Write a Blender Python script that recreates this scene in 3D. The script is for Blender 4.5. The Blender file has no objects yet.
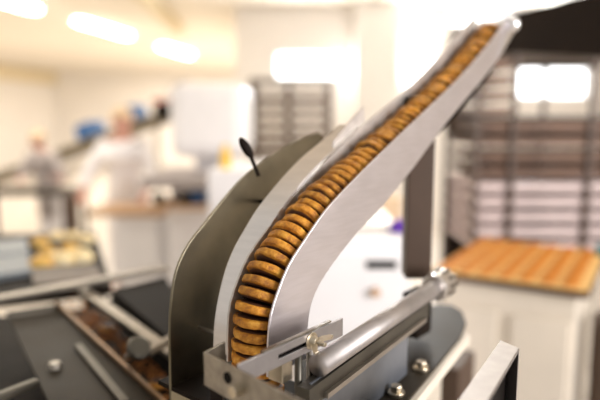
import bpy, bmesh, math, random
from mathutils import Vector, Matrix, Euler
random.seed(7)
SC = bpy.context.scene
COL = SC.collection
H = 1.6
F = 583.33
PITCH = math.atan(80/583)

# ---------------------------------------------------------------- camera
cam = bpy.data.cameras.new('camera'); camo = bpy.data.objects.new('camera', cam); COL.objects.link(camo)
camo.location = (0, 0, H); camo.rotation_euler = (math.pi/2 - PITCH, 0, 0)
cam.lens = 35; cam.sensor_width = 36; cam.clip_start = 0.05; cam.clip_end = 100
cam.dof.use_dof = True; cam.dof.focus_distance = 0.66; cam.dof.aperture_fstop = 1.75
cam.dof.aperture_blades = 0
SC.camera = camo

def ray(px, py):
    a = (px-300)/F; b = -(py-200)/F; c = math.cos(PITCH); s = math.sin(PITCH)
    return Vector((a, c+b*s, -s+b*c))
def atY(px, py, Y):
    r = ray(px, py); return Vector((0, 0, H)) + r*(Y/r.y)
def atZ(px, py, z):
    r = ray(px, py); return Vector((0, 0, H)) + r*((z-H)/r.z)

# ---------------------------------------------------------------- materials
def mat(name, col, rough=.5, metal=0., var=.0, scale=20., stretch=(1, 1, 1), bump=0., col2=None, emit=None, estr=0., spec=.5, rvar=0.):
    m = bpy.data.materials.new(name); m.use_nodes = True
    nt = m.node_tree; N = nt.nodes; L = nt.links
    b = N['Principled BSDF']
    b.inputs['Base Color'].default_value = (*col, 1); b.inputs['Roughness'].default_value = rough
    b.inputs['Metallic'].default_value = metal; b.inputs['Specular IOR Level'].default_value = spec
    if emit:
        b.inputs['Emission Color'].default_value = (*emit, 1); b.inputs['Emission Strength'].default_value = estr
    if var or bump or col2 or rvar:
        tc = N.new('ShaderNodeTexCoord'); mp = N.new('ShaderNodeMapping'); mp.inputs['Scale'].default_value = stretch
        L.new(tc.outputs['Object'], mp.inputs['Vector'])
        nz = N.new('ShaderNodeTexNoise'); nz.inputs['Scale'].default_value = scale; nz.inputs['Detail'].default_value = 6
        L.new(mp.outputs[0], nz.inputs['Vector'])
        c2 = col2 or tuple(max(0, x*(1-var)) for x in col)
        cr = N.new('ShaderNodeValToRGB'); cr.color_ramp.elements[0].position = .38; cr.color_ramp.elements[1].position = .62
        cr.color_ramp.elements[0].color = (*c2, 1); cr.color_ramp.elements[1].color = (*col, 1)
        L.new(nz.outputs['Fac'], cr.inputs[0]); L.new(cr.outputs[0], b.inputs['Base Color'])
        if rvar:
            mr = N.new('ShaderNodeMapRange'); mr.inputs[3].default_value = max(.03, rough-rvar); mr.inputs[4].default_value = rough+rvar
            L.new(nz.outputs['Fac'], mr.inputs[0]); L.new(mr.outputs[0], b.inputs['Roughness'])
        if bump:
            bp = N.new('ShaderNodeBump'); bp.inputs['Strength'].default_value = bump; bp.inputs['Distance'].default_value = .002
            L.new(nz.outputs['Fac'], bp.inputs['Height']); L.new(bp.outputs[0], b.inputs['Normal'])
    return m
def biscuit_mat():
    m = bpy.data.materials.new('baked_biscuit'); m.use_nodes = True
    nt = m.node_tree; N = nt.nodes; L = nt.links; b = N['Principled BSDF']
    b.inputs['Roughness'].default_value = .55
    tc = N.new('ShaderNodeTexCoord'); oi = N.new('ShaderNodeObjectInfo')
    ad = N.new('ShaderNodeVectorMath'); ad.operation = 'ADD'
    L.new(tc.outputs['Object'], ad.inputs[0])
    cx = N.new('ShaderNodeCombineXYZ'); L.new(oi.outputs['Random'], cx.inputs[0]); L.new(oi.outputs['Random'], cx.inputs[2])
    L.new(cx.outputs[0], ad.inputs[1])
    n1 = N.new('ShaderNodeTexNoise'); n1.inputs['Scale'].default_value = 90; n1.inputs['Detail'].default_value = 8; n1.inputs['Roughness'].default_value = .7
    L.new(ad.outputs[0], n1.inputs['Vector'])
    cr = N.new('ShaderNodeValToRGB'); e = cr.color_ramp.elements
    e[0].position = .30; e[0].color = (.22, .065, .010, 1)
    e[1].position = .70; e[1].color = (.90, .47, .065, 1)
    k = e.new(.50); k.color = (.60, .235, .016, 1)
    L.new(n1.outputs['Fac'], cr.inputs[0])
    # darker baked faces with the shade of the gaps painted in: depends on the biscuit's own radius (object space)
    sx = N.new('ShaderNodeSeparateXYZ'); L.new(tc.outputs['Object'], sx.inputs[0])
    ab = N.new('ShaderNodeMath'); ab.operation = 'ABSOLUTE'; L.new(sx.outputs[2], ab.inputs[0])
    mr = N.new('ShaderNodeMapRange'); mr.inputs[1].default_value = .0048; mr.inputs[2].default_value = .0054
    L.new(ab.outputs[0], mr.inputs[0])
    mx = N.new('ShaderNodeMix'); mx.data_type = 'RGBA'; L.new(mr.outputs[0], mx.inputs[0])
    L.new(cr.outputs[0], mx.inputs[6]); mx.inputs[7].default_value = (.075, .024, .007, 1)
    hs = N.new('ShaderNodeHueSaturation'); L.new(mx.outputs[2], hs.inputs['Color'])
    m2 = N.new('ShaderNodeMapRange'); m2.inputs[3].default_value = .78; m2.inputs[4].default_value = 1.2; L.new(oi.outputs['Random'], m2.inputs[0])
    L.new(m2.outputs[0], hs.inputs['Value'])
    L.new(hs.outputs[0], b.inputs['Base Color'])
    bp = N.new('ShaderNodeBump'); bp.inputs['Strength'].default_value = .9; bp.inputs['Distance'].default_value = .004
    L.new(n1.outputs['Fac'], bp.inputs['Height']); L.new(bp.outputs[0], b.inputs['Normal'])
    return m
M = dict(
    steel=mat('brushed_steel', (.80, .75, .77), .36, 1, var=.05, scale=30, stretch=(1, 1, 9), bump=.06, rvar=.07),
    steel_bright=mat('polished_steel', (.86, .82, .79), .30, 1, var=.06, scale=25, stretch=(1, 1, 6), bump=.04, rvar=.05),
    steel_worn=mat('worn_steel', (.42, .385, .335), .33, 1, var=.3, scale=60, bump=.15, rvar=.1),
    olive=mat('smoked_olive_steel', (.25, .22, .155), .32, 1, var=.25, scale=14, bump=.08, rvar=.08),
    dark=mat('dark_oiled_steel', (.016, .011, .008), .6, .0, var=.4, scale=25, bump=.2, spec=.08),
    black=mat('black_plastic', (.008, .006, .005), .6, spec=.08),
    inner=mat('dull_guide_steel', (.74, .69, .64), .5, .8, var=.2, scale=30),  # duller steel tone for inner wall, joint tab, small tray and hood trim
    grey_deck=mat('grey_green_sheet', (.036, .028, .019), .5, .0, var=.3, scale=18, rvar=.1, spec=.12),
    rail=mat('satin_rail_steel', (.47, .43, .39), .38, 1, var=.1, scale=20),
    brass=mat('yellowed_zinc', (.66, .58, .45), .28, 1, var=.2, scale=60),
    blue_steel=mat('bluish_galvanised_sheet', (.27, .29, .33), .45, .8, var=.18, scale=16),
    bronze=mat('bronze_painted_steel', (.085, .050, .032), .5, .0, var=.15, scale=10),
    tray_brown=mat('browned_tray_metal', (.115, .060, .034), .45, .4, var=.3, scale=8),
    tray_pale=mat('pale_tray_enamel', (.74, .60, .58), .5, .0, var=.15, scale=8),
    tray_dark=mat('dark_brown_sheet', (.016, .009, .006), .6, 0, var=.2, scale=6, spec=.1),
    cream=mat('cream_enamel', (.74, .66, .55), .5, var=.06, scale=5),
    white=mat('white_enamel', (.90, .88, .89), .45, var=.04, scale=5),
    white_cloth=mat('white_cotton', (.90, .87, .88), .9, var=.03, scale=30),
    grey_cloth=mat('pale_grey_cotton', (.46, .41, .40), .9, var=.1, scale=30),
    skin=mat('skin', (.62, .33, .25), .55), hair=mat('brown_hair', (.10, .05, .03), .7),
    blue=mat('blue_plastic', (.035, .13, .34), .5), purple=mat('purple_plastic', (.12, .03, .40), .5),
    teal=mat('teal_plastic', (.02, .16, .17), .5), yellow=mat('yellow_plastic', (.95, .58, .03), .4),
    red=mat('red_plastic', (.45, .06, .03), .5),
    wood=mat('pale_wood', (.60, .38, .22), .6, var=.2, scale=6, stretch=(1, 8, 1)),
    wall=mat('cream_wall_paint', (.87, .82, .76), .8, var=.03, scale=1.5),
    band=mat('yellow_cream_paint', (.80, .68, .46), .8, var=.03, scale=1.5),
    ceil=mat('ceiling_paint', (.86, .79, .68), .85, var=.04, scale=1.2),
    floor=mat('pale_floor_tile', (.58, .52, .45), .35, var=.08, scale=3),
    lampmat=mat('lamp_diffuser', (1, 1, 1), .5, emit=(1, .96, .86), estr=14),
    pane=mat('daylight_pane', (1, 1, 1), .3, emit=(.93, .97, 1), estr=3.6),
    rail_dim=mat('oily_rail_steel', (.30, .265, .22), .36, 1, var=.2, scale=20),
    steel_dim=mat('slate_aluminium', (.40, .375, .37), .42, 1, var=.1, scale=60, bump=.1),
    chrome=mat('chrome', (.92, .92, .95), .22, 1),
    rod=mat('dull_bar_steel', (.50, .46, .44), .52, 1, var=.15, scale=30),
    gunmetal=mat('gunmetal', (.12, .11, .09), .4, .8, var=.2, scale=20),
    blue_grey=mat('blue_grey_enamel', (.27, .30, .33), .5, var=.1, scale=10, spec=.3),
    old_brass=mat('tarnished_brass', (.26, .15, .07), .4, .8, var=.3, scale=30),
    belt=mat('olive_belt', (.17, .13, .07), .6, var=.2, scale=10),
    bun=mat('golden_glaze', (.90, .60, .16), .4, col2=(.72, .36, .06), scale=12),
    bun_pale=mat('pale_icing', (.95, .80, .50), .4, col2=(.9, .66, .28), scale=12),
    crumb=mat('orange_crumbs', (.65, .24, .05), .7, var=.4, scale=60),
    paper=mat('cream_paper', (.74, .46, .16), .8),
    cracker=mat('golden_cracker', (.62, .23, .014), .75, col2=(.46, .14, .006), scale=25),
    glove=mat('tan_cloth', (.70, .52, .34), .8), shoe=mat('shoe_leather', (.05, .05, .05), .5),
)
BIS = biscuit_mat()

# ---------------------------------------------------------------- object helpers
def thing(name, label, cat, loc=(0, 0, 0), group=None):
    o = bpy.data.objects.new(name, None); COL.objects.link(o); o.location = loc
    o['label'] = label; o['category'] = cat
    if group: o['group'] = group
    o.empty_display_size = .05
    return o
def tag(o, label, cat, group=None):
    o['label'] = label; o['category'] = cat
    if group: o['group'] = group
    return o
def world_loc(o):
    v = Vector(o.location)
    while o.parent: o = o.parent; v += Vector(o.location)
    return v
def obj(name, bm, m, parent=None, bevel=0., smooth=False, sub=0, origin=None):
    """bm in world coordinates -> one mesh object with its origin at `origin` (or parent's)"""
    bmesh.ops.recalc_face_normals(bm, faces=bm.faces)
    pl = world_loc(parent) if parent else Vector((0, 0, 0))
    if origin is None:
        if parent: org = pl
        else:
            vs = [v.co for v in bm.verts]
            org = Vector([(min(v[i] for v in vs)+max(v[i] for v in vs))/2 for i in range(3)])
            org.z = min(v[2] for v in vs)
    else: org = Vector(origin)
    bmesh.ops.translate(bm, verts=bm.verts, vec=-org)
    me = bpy.data.meshes.new(name); bm.to_mesh(me); bm.free()
    if smooth:
        for p in me.polygons: p.use_smooth = True
    me.materials.append(m)
    o = bpy.data.objects.new(name, me); COL.objects.link(o)
    o.location = org - pl; o.parent = parent
    if bevel:
        b = o.modifiers.new('bevel', 'BEVEL'); b.width = bevel; b.segments = 2; b.limit_method = 'ANGLE'; b.angle_limit = .6
    if sub:
        s = o.modifiers.new('sub', 'SUBSURF'); s.levels = sub; s.render_levels = sub
    return o
def struct(o): o['kind'] = 'structure'; return o
def box(bm, c, s, rz=0., rot=None):
    r = rot or Matrix.Rotation(rz, 4, 'Z')
    bmesh.ops.create_cube(bm, size=1, matrix=Matrix.Translation(Vector(c)) @ r @ Matrix.Diagonal((*s, 1)))
    return bm
def B(c, s, rz=0., rot=None): return box(bmesh.new(), c, s, rz, rot)
def cyl(bm, a, b, r, r2=None, seg=20):
    a = Vector(a); b = Vector(b); d = b-a
    q = d.to_track_quat('Z', 'Y').to_matrix().to_4x4()
    bmesh.ops.create_cone(bm, cap_ends=True, segments=seg, radius1=r, radius2=r if r2 is None else r2, depth=d.length,
                          matrix=Matrix.Translation((a+b)/2) @ q)
    return bm
def Cy(a, b, r, r2=None, seg=20): return cyl(bmesh.new(), a, b, r, r2, seg)
def beam(bm, a, b, w, h):
    """rectangular bar a->b, w across (horizontal), h tall"""
    a = Vector(a); b = Vector(b); d = (b-a); L = d.length; x = d.normalized()
    y = (Vector((0, 0, 1)) if abs(x.z) < .99 else Vector((0, 1, 0))).cross(x).normalized(); z = x.cross(y)
    R = Matrix((x, y, z)).transposed().to_4x4()
    bmesh.ops.create_cube(bm, size=1, matrix=Matrix.Translation((a+b)/2) @ R @ Matrix.Diagonal((L, w, h, 1)))
    return bm
def Bm(a, b, w, h): return beam(bmesh.new(), a, b, w, h)
def prism(pts3, off):
    """polygon of world points extruded by vector off"""
    bm = bmesh.new(); off = Vector(off)
    a = [bm.verts.new(p) for p in pts3]; b = [bm.verts.new(Vector(p)+off) for p in pts3]
    n = len(a)
    bm.faces.new(a); bm.faces.new(b[::-1])
    for i in range(n): bm.faces.new((a[i], b[i], b[(i+1) % n], a[(i+1) % n]))
    return bm
def strip(L0, L1, off):
    """thick sheet between two matched polylines"""
    bm = bmesh.new(); off = Vector(off); n = len(L0)
    V = [[bm.verts.new(Vector(p)+o) for p in L] for L in (L0, L1) for o in (Vector((0, 0, 0)), off)]
    a, a2, b, b2 = V
    for i in range(n-1):
        bm.faces.new((a[i], a[i+1], b[i+1], b[i])); bm.faces.new((a2[i], b2[i], b2[i+1], a2[i+1]))
        bm.faces.new((a[i], a2[i], a2[i+1], a[i+1])); bm.faces.new((b[i], b[i+1], b2[i+1], b2[i]))
    bm.faces.new((a[0], b[0], b2[0], a2[0])); bm.faces.new((a[-1], a2[-1], b2[-1], b[-1]))
    return bm
def resample(pts, n):
    """Catmull-Rom through 2D points, then n points evenly by arc length"""
    P = [Vector(p) for p in pts]; P = [P[0]*2-P[1]] + P + [P[-1]*2-P[-2]]
    out = []
    for i in range(1, len(P)-2):
        for k in range(24):
            t = k/24; a, b, c, d = P[i-1:i+3]
            out.append(.5*((2*b)+(c-a)*t+(2*a-5*b+4*c-d)*t*t+(3*b-a-3*c+d)*t**3))
    out.append(P[-2])
    s = [0]
    for i in range(1, len(out)): s.append(s[-1]+(out[i]-out[i-1]).length)
    res = []; j = 0
    for k in range(n):
        T = s[-1]*k/(n-1)
        while j < len(s)-2 and s[j+1] < T: j += 1
        f = (T-s[j])/max(1e-9, s[j+1]-s[j]); res.append(out[j].lerp(out[j+1], min(1, f)))
    return res, s[-1]

# ---------------------------------------------------------------- the chute, in its own vertical plane
AL = math.radians(40)
D = Vector((math.sin(AL), math.cos(AL), 0)); Nn = Vector((math.cos(AL), -math.sin(AL), 0)); Z = Vector((0, 0, 1))
P0 = Vector(((252-300)/F*.65, .65, H))
def cp(u, v, n): return P0 + D*u + Z*v + Nn*n
front = [(-.013, -.285), (-.0125, -.268), (-.012, -.25), (-.008, -.218), (.004, -.192), (.024, -.163), (.052, -.139), (.088, -.111),
         (.128, -.088), (.167, -.068), (.257, -.024), (.346, .018), (.453, .070), (.562, .132), (.640, .184)]
rear = [(.056, -.285), (.056, -.268), (.057, -.25), (.063, -.221), (.077, -.201), (.096, -.185), (.120, -.169), (.149, -.152),
        (.183, -.135), (.222, -.117), (.300, -.072), (.360, -.034), (.436, .012), (.590, .098), (.680, .165)]
NS = 60
fr, Lf = resample(front, NS); rr, _ = resample(rear, NS)
W = .031
chute = thing('biscuit_chute', 'curved stainless steel chute carrying the column of biscuits up to the right', 'chute', cp(0, -.42, 0))
obj('side_plate', strip([cp(p.x, p.y, W) for p in fr], [cp(p.x, p.y, W) for p in rr], Nn*.003), M['steel'], chute, bevel=.0006)['label'] = 'wide bright side plate facing the camera'
# left wall: taller in the straight upper run
up = [(-.013, -.285), (-.0125, -.268), (-.012, -.25), (-.008, -.218), (.004, -.192), (.024, -.163), (.052, -.139), (.088, -.111),
      (.128, -.086), (.190, -.049), (.262, -.010), (.380, .044), (.473, .093), (.560, .148), (.645, .198)]
ur, _ = resample(up, NS)
obj('inner_wall', strip([cp(p.x, p.y, -W-.003) for p in ur], [cp(p.x, p.y, -W-.003) for p in rr], Nn*.003), M['inner'], chute, bevel=.0006)
# outward turned lip of the left wall, on the lower curve only
lipI = [(-.002, -.285), (-.001, -.268), (.001, -.25), (.006, -.228), (.013, -.207), (.022, -.186), (.036, -.164), (.051, -.147), (.075, -.122), (.100, -.102), (.131, -.080), (.167, -.058), (.208, -.038), (.258, -.012)]
lip, _ = resample([(p[0]-.002, p[1]+.002) for p in lipI], 46)
obj('guide_lip', strip([cp(p.x, p.y, -W) for p in lip], [cp(p.x-.004, p.y+.004, -W-.032) for p in lip], D*.003-Z*.001), M['steel_bright'], chute, bevel=.0007)['label'] = 'polished outward-turned lip'
# thin seam strip that runs beside the lip
obj('edge_strip', strip([cp(p.x-.001, p.y+.003, -W-.0315) for p in lip[:-6]], [cp(p.x+.012, p.y-.006, -W-.0315) for p in lip[:-6]], Nn*-.002), M['steel'], chute)
# floor of the channel behind the biscuits
def lerp_line(t): return [a.lerp(b, t) for a, b in zip(fr, rr)]
bk = [Vector(p) for p in rr]
mid = []
for i, p in enumerate(fr):
    q = fr[min(i+1, NS-1)]-fr[max(i-1, 0)]; q.normalize(); nrm = Vector((q.y, -q.x))
    mid.append((p, q, nrm))
fl = [p+n*.052 for p, q, n in mid]
fl = [f if (f-p).length < (r-p).length else p.lerp(r, .96) for f, (p, q, n), r in zip(fl, mid, rr)]
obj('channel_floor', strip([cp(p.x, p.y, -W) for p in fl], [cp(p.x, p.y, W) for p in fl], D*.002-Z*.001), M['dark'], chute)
# upper tie tab where the lip ends
a = cp(.262, -.010, -W-.006)
obj('joint_tab', strip([cp(.200, -.030, -W-.006), cp(.25, .004, -W-.006), cp(.276, .020, -W-.006)], [cp(.200, -.044, -W-.006), cp(.25, -.018, -W-.006), cp(.280, -.002, -W-.006)], Nn*-.002), M['inner'], chute)
# smoked outer guard
OLo = [(-.036, -.46), (-.036, -.349), (-.034, -.257), (-.030, -.220), (-.021, -.184), (-.001, -.155), (.024, -.134), (.059, -.105), (.107, -.072), (.190, -.037), (.262, -.019)]
OLi = [(.045, -.46), (.044, -.37), (.044, -.33), (.046, -.290), (.052, -.240), (.066, -.200), (.090, -.165), (.120, -.135), (.160, -.105), (.215, -.068), (.275, -.030)]
a1, _ = resample(OLo, 50); a2, _ = resample(OLi, 50)
obj('outer_guard', strip([cp(p.x, p.y, -.112) for p in a1], [cp(p.x, p.y, -.112) for p in a2], Nn*-.004), M['olive'], chute, bevel=.0006)['label'] = 'smoked olive outer guard plate'
obj('tie_rod', Cy(cp(.012, -.268, -.140), cp(.012, -.268, -.034), .0022), M['rail'], chute, smooth=True)
obj('tie_rod', Cy(cp(.13, -.115, -.114), cp(.13, -.115, -.033), .003), M['dark'], chute, smooth=True)
# paddle lever on the guard
lv = atY(258, 174, .80); lt = atY(250, 155, .80); l2 = atY(242, 141, .80)
g = Cy(lv+Vector((.001, 0, -.003)), lt, .0028, .0026)
lever = obj('lever', g, M['dark'], chute, smooth=True)
bm = bmesh.new(); bmesh.ops.create_uvsphere(bm, u_segments=16, v_segments=10, radius=1)
ax = (l2-lt).normalized().to_track_quat('Z', 'Y').to_matrix().to_4x4()
bmesh.ops.transform(bm, matrix=Matrix.Translation((l2+lt)/2) @ ax @ Matrix.Diagonal((.0078, .0065, .0165, 1)), verts=bm.verts)
obj('paddle', bm, M['dark'], lever, smooth=True, origin=None)
# post
pb = Vector((.199, .975, 1.335))
obj('post', Bm(pb, Vector((.199, .975, 1.640)), .043, .043), M['bronze'], chute, bevel=.002)['label'] = 'bronze square post under the upper run'
# end roller and chrome ball, added to catch a bright highlight
e0 = cp(.652, .176, -.032); e1 = cp(.652, .176, .037)
er = obj('glint_roller', Cy(e0, e1, .009, seg=28), M['steel_bright'], chute, smooth=False)
bm = bmesh.new(); bmesh.ops.create_uvsphere(bm, u_segments=20, v_segments=12, radius=.014, matrix=Matrix.Translation(e1+Nn*.004))
obj('glint_ball', bm, M['chrome'], er, smooth=True)
obj('side_stiffener', strip([cp(.60, .112, W+.003), cp(.672, .165, W+.003)], [cp(.655, .182, W+.003), cp(.668, .190, W+.003)], Nn*.003), M['steel_bright'], chute)
# foot flange linking the plates below the bracket
obj('foot_flange', B(cp(.02, -.335, -.04), (.20, .11, .006), -AL+math.pi/2 - math.pi/2), M['dark'], chute)

# ---------------------------------------------------------------- biscuits in the chute
def biscuit_mesh(seed):
    rnd = random.Random(seed); bm = bmesh.new(); R = .0300
    prof = [(0, .0068), (.4, .0068), (.70, .0067), (.80, .0062), (.85, .0049), (.95, .0046), (.99, .0036), (1.0, .0019)]
    prof = prof+[(a, -b) for a, b in prof[::-1]]
    S = 40; ph = [rnd.uniform(0, 6.28) for _ in range(4)]
    rings = []
    for r, z in prof:
        if r == 0: rings.append([bm.verts.new((0, 0, z))]); continue
        ring = []
        for k in range(S):
            a = 2*math.pi*k/S
            w = 1+.02*math.sin(2*a+ph[0])+.013*math.sin(5*a+ph[1])+.010*math.sin(11*a+ph[2])+.006*rnd.uniform(-1, 1)
            ring.append(bm.verts.new((R*r*w*math.cos(a), R*r*w*math.sin(a), z+(.0005*math.sin(3*a+ph[3])+.0003*rnd.uniform(-1, 1))*r)))
        rings.append(ring)
    for A, C in zip(rings, rings[1:]):
        if len(A) == 1:
            for k in range(S): bm.faces.new((A[0], C[k], C[(k+1) % S]))
        elif len(C) == 1:
            for k in range(S): bm.faces.new((A[k], C[0], A[(k+1) % S]))
        else:
            for k in range(S): bm.faces.new((A[k], C[k], C[(k+1) % S], A[(k+1) % S]))
    bmesh.ops.recalc_face_normals(bm, faces=bm.faces)
    me = bpy.data.meshes.new('biscuit'); bm.to_mesh(me); bm.free(); me.materials.append(BIS)
    for p in me.polygons: p.use_smooth = True
    return me
BM = [biscuit_mesh(s) for s in range(6)]
pathpts = []
for i_, (p, q, n) in enumerate(mid):
    OFF = .0185+.0100*min(1, max(0, (p.x-.05)/.25)); pathpts.append((p.x+n.x*OFF, p.y+n.y*OFF))
pathpts = [p for p in pathpts if p[1] > -.318]
pathpts = [(pathpts[0][0], -.315)] + pathpts
PITCHB = .0136
_, Lp = resample(pathpts, 50)
nb = int(Lp/PITCHB)
pp, _ = resample(pathpts, nb+1)
nb_used = 0
for i, p in enumerate(pp[:-1]):
    a = pp[max(0, i-1)]; b = pp[min(len(pp)-1, i+1)]
    tng = (D*(b.x-a.x)+Z*(b.y-a.y)).normalized()
    up_v = D*(b.y-a.y)-Z*(b.x-a.x)
    y = Nn; x = y.cross(tng).normalized()
    R = Matrix((x, tng.cross(x), tng)).transposed().to_4x4()
    wob = .6+1.2*min(1, max(0, p.x*5))
    R = R @ Matrix.Rotation(random.uniform(-.045, .045)*wob, 4, 'X') @ Matrix.Rotation(random.uniform(-.065, .065)*wob, 4, 'Y') @ Matrix.Rotation(random.uniform(0, 6.28), 4, 'Z')
    o = bpy.data.objects.new('biscuit', BM[i % 6]); COL.objects.link(o)
    sh = random.uniform(-.0014, .0014)*wob
    o.matrix_world = Matrix.Translation(cp(p.x, p.y, 0)+Nn*random.uniform(-.0008, .0008)+x*sh) @ R
    z = o.location.z
    lab = 'round golden-brown biscuit packed edge to edge inside the curved steel chute'
    if i == len(pp)-2: lab = 'golden biscuit at the very top end of the chute, beside the added glint roller'
    tag(o, lab, 'biscuit', 'biscuits stacked in the steel chute'); nb_used += 1

# ---------------------------------------------------------------- slotted bracket in the foreground
zb = H-.224
c0 = atZ(203, 352, zb); c1 = atZ(301, 402, zb); c1 = c0+(c1-c0)*1.15; cf = atZ(224, 341, zb)
br = thing('slotted_bracket', 'foreground U-shaped steel bracket with a slotted arm and wing nut', 'bracket', (c0.x, c0.y, zb-.06))
hgt = .034
d1 = (c1-c0).normalized(); d2 = Vector((d1.y, -d1.x, 0))*-1
obj('front_strip', strip([c0+d1*t for t in (0, .06, .12, (c1-c0).length)], [c0+d1*t-Z*hgt for t in (0, .06, .12, (c1-c0).length)], d2*.0028), M['steel_worn'], br, bevel=.0007)
obj('side_flange', strip([c0, cf], [c0-Z*hgt, cf-Z*hgt], d1*.0028), M['steel_worn'], br, bevel=.0007)
# arm with a real slot
A0 = atZ(236, 364, zb); A1 = atZ(341, 317.5, zb); dA = (A1-A0).normalized(); LA = (A1-A0).length; hA = .021
oA = Vector((dA.y, -dA.x, 0))*.003
def ap(t, v): return A0+dA*t-Z*v
s0, s1, v0, v1 = .056, .116, .0085, .0130
bm = bmesh.new()
cells = [((0, s0), (0, hA)), ((s1, LA), (0, hA)), ((s0, s1), (0, v0)), ((s0, s1), (v1, hA))]
# build as a ring of boxes merged into one plate
ts = [0, s0, s1, LA]; vs = [0, v0, v1, hA]
G = {}
for i, t in enumerate(ts):
    for j, v in enumerate(vs):
        for k in (0, 1): G[i, j, k] = bm.verts.new(ap(t, v)+(oA if k else Vector((0, 0, 0))))
for i in range(3):
    for j in range(3):
        if (i, j) == (1, 1): continue
        bm.faces.new([G[i, j, 0], G[i+1, j, 0], G[i+1, j+1, 0], G[i, j+1, 0]])
        bm.faces.new([G[i, j, 1], G[i, j+1, 1], G[i+1, j+1, 1], G[i+1, j, 1]])
for i in range(3):
    for j in (0, 3): bm.faces.new([G[i, j, 0], G[i, j, 1], G[i+1, j, 1], G[i+1, j, 0]])
for j in range(3):
    for i in (0, 3): bm.faces.new([G[i, j, 0], G[i, j+1, 0], G[i, j+1, 1], G[i, j, 1]])
for k in (1, 2):
    bm.faces.new([G[1, k, 0], G[2, k, 0], G[2, k, 1], G[1, k, 1]])
    bm.faces.new([G[k, 1, 0], G[k, 1, 1], G[k, 2, 1], G[k, 2, 0]])
obj('arm', bm, M['steel_dim'], br, bevel=.0006)['label'] = 'slotted steel arm'
# inner ledge behind the arm (thin bright edge)
obj('ledge', Bm(atZ(262, 352, zb+.002), atZ(330, 321, zb+.002), .004, .002), M['steel_worn'], br)
# wing nut
def wing_nut(parent, c, axis, sc=1., m=M['brass']):
    axis = Vector(axis).normalized(); R = axis.to_track_quat('Z', 'Y').to_matrix().to_4x4()
    bm = bmesh.new()
    bmesh.ops.create_cone(bm, cap_ends=True, segments=24, radius1=.0075*sc, radius2=.005*sc, depth=.008*sc, matrix=Matrix.Translation((0, 0, .004*sc)))
    bmesh.ops.create_cone(bm, cap_ends=True, segments=24, radius1=.0095*sc, radius2=.0095*sc, depth=.0016*sc, matrix=Matrix.Translation((0, 0, .0008*sc)))
    for s in (-1, 1):
        pr = [(s*.003, .003), (s*.010, .007), (s*.0155, .0135), (s*.0160, .0180), (s*.0125, .0190), (s*.008, .0145), (s*.002, .0095)]
        v = [bm.verts.new((x*sc, -.0014*sc, z*sc)) for x, z in pr]; w = [bm.verts.new((x*sc, .0014*sc, z*sc)) for x, z in pr]
        bm.faces.new(v); bm.faces.new(w[::-1])
        for i in range(len(v)): bm.faces.new((v[i], w[i], w[(i+1) % len(v)], v[(i+1) % len(v)]))
    bmesh.ops.create_cone(bm, cap_ends=True, segments=16, radius1=.0028*sc, radius2=.0026*sc, depth=.02*sc, matrix=Matrix.Translation((0, 0, .009*sc)))
    bmesh.ops.transform(bm, matrix=Matrix.Translation(c) @ R @ Matrix.Rotation(.35, 4, 'Z'), verts=bm.verts)
    return obj('wing_nut', bm, m, parent, bevel=.0004)
nN = Vector((dA.y, -dA.x, 0))
wing_nut(br, ap(.1085, .0095)+oA, nN, 1.0)
obj('slot_shade', Bm(ap(.045, .010)-oA*1.2, ap(.125, .010)-oA*1.2, .002, .012), M['black'], br)  # black bar added behind the slot so it reads as dark
cB = c0+d1*.057-Z*.019
obj('bolt', Cy(cB-d2*.008, cB+d2*.002, .0062, seg=6), M['brass'], br, bevel=.0006)
obj('hole_shade', Cy(c0+d1*.040-Z*.013-d2*.0008, c0+d1*.040-Z*.013+d2*.003, .0056), M['black'], br)  # black disc stands in for the dark of an open hole
# legs carrying the bracket
for t, n_ in ((.100, 'leg'), (.118, 'leg')):
    q = ap(t, .012)-nN*.008
    obj(n_, Cy(q, Vector((q.x, q.y, 1.21)), .0042 if t == .1 else .003), M['gunmetal'] if t == .1 else M['rail_dim'], br, smooth=True)
obj('support_block', B(ap(.075, .030)-nN*.012, (.016, .020, .030), math.atan2(dA.y, dA.x)), M['brass'], br, bevel=.001)
obj('knob', Cy(ap(.122, .036), ap(.122, .062), .008, .0065), M['black'], br, bevel=.001)
q = (c0+cf)/2-Z*.035+d1*.004
obj('leg', Bm(q, Vector((q.x, q.y, 1.15)), .012, .012), M['dark'], br)

# ---------------------------------------------------------------- support bar, clamp, deck
zr = H-.262
b0 = atZ(318, 366, zr); b1 = atZ(440, 284, zr)
sb = thing('support_bar', 'round steel support bar with a knurled collar, running back beside the chute', 'bar', (b0.x, b0.y, zr-.1))
dB = (b1-b0).normalized()
obj('rod', Cy(b0, b1, .0125, seg=28), M['rod'], sb, smooth=True)
col = obj('collar', Cy(b1-dB*.030, b1+dB*.022, .021, seg=24), M['steel_bright'], sb, bevel=.002)
bm = bmesh.new()
for k in range(10):
    a = k*math.pi/5; sd = Vector((dB.y, -dB.x, 0))
    r = sd*math.cos(a)*.0215+Z*math.sin(a)*.0215
    cyl(bm, b1+r-dB*.004, b1+r+dB*.018, .0036, seg=10)
obj('knurling', bm, M['steel_worn'], col)
obj('clamp', B(atY(417, 312, .925), (.030, .05, .075), -AL), M['dark'], sb, bevel=.004)
obj('clamp_knob', Cy(atY(417, 322, .885), atY(411, 300, .87), .011, .009), M['steel_bright'], sb, bevel=.002)
obj('under_beam', Bm(b0-Z*.024-dB*.03, b1-Z*.022-dB*.07, .016, .022), M['gunmetal'], sb)
sdB = Vector((dB.y, -dB.x, 0))
obj('under_rail', Bm(b0-Z*.031+sdB*.010, b1-Z*.031+sdB*.010-dB*.09, .006, .006), M['rail'], sb)

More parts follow.
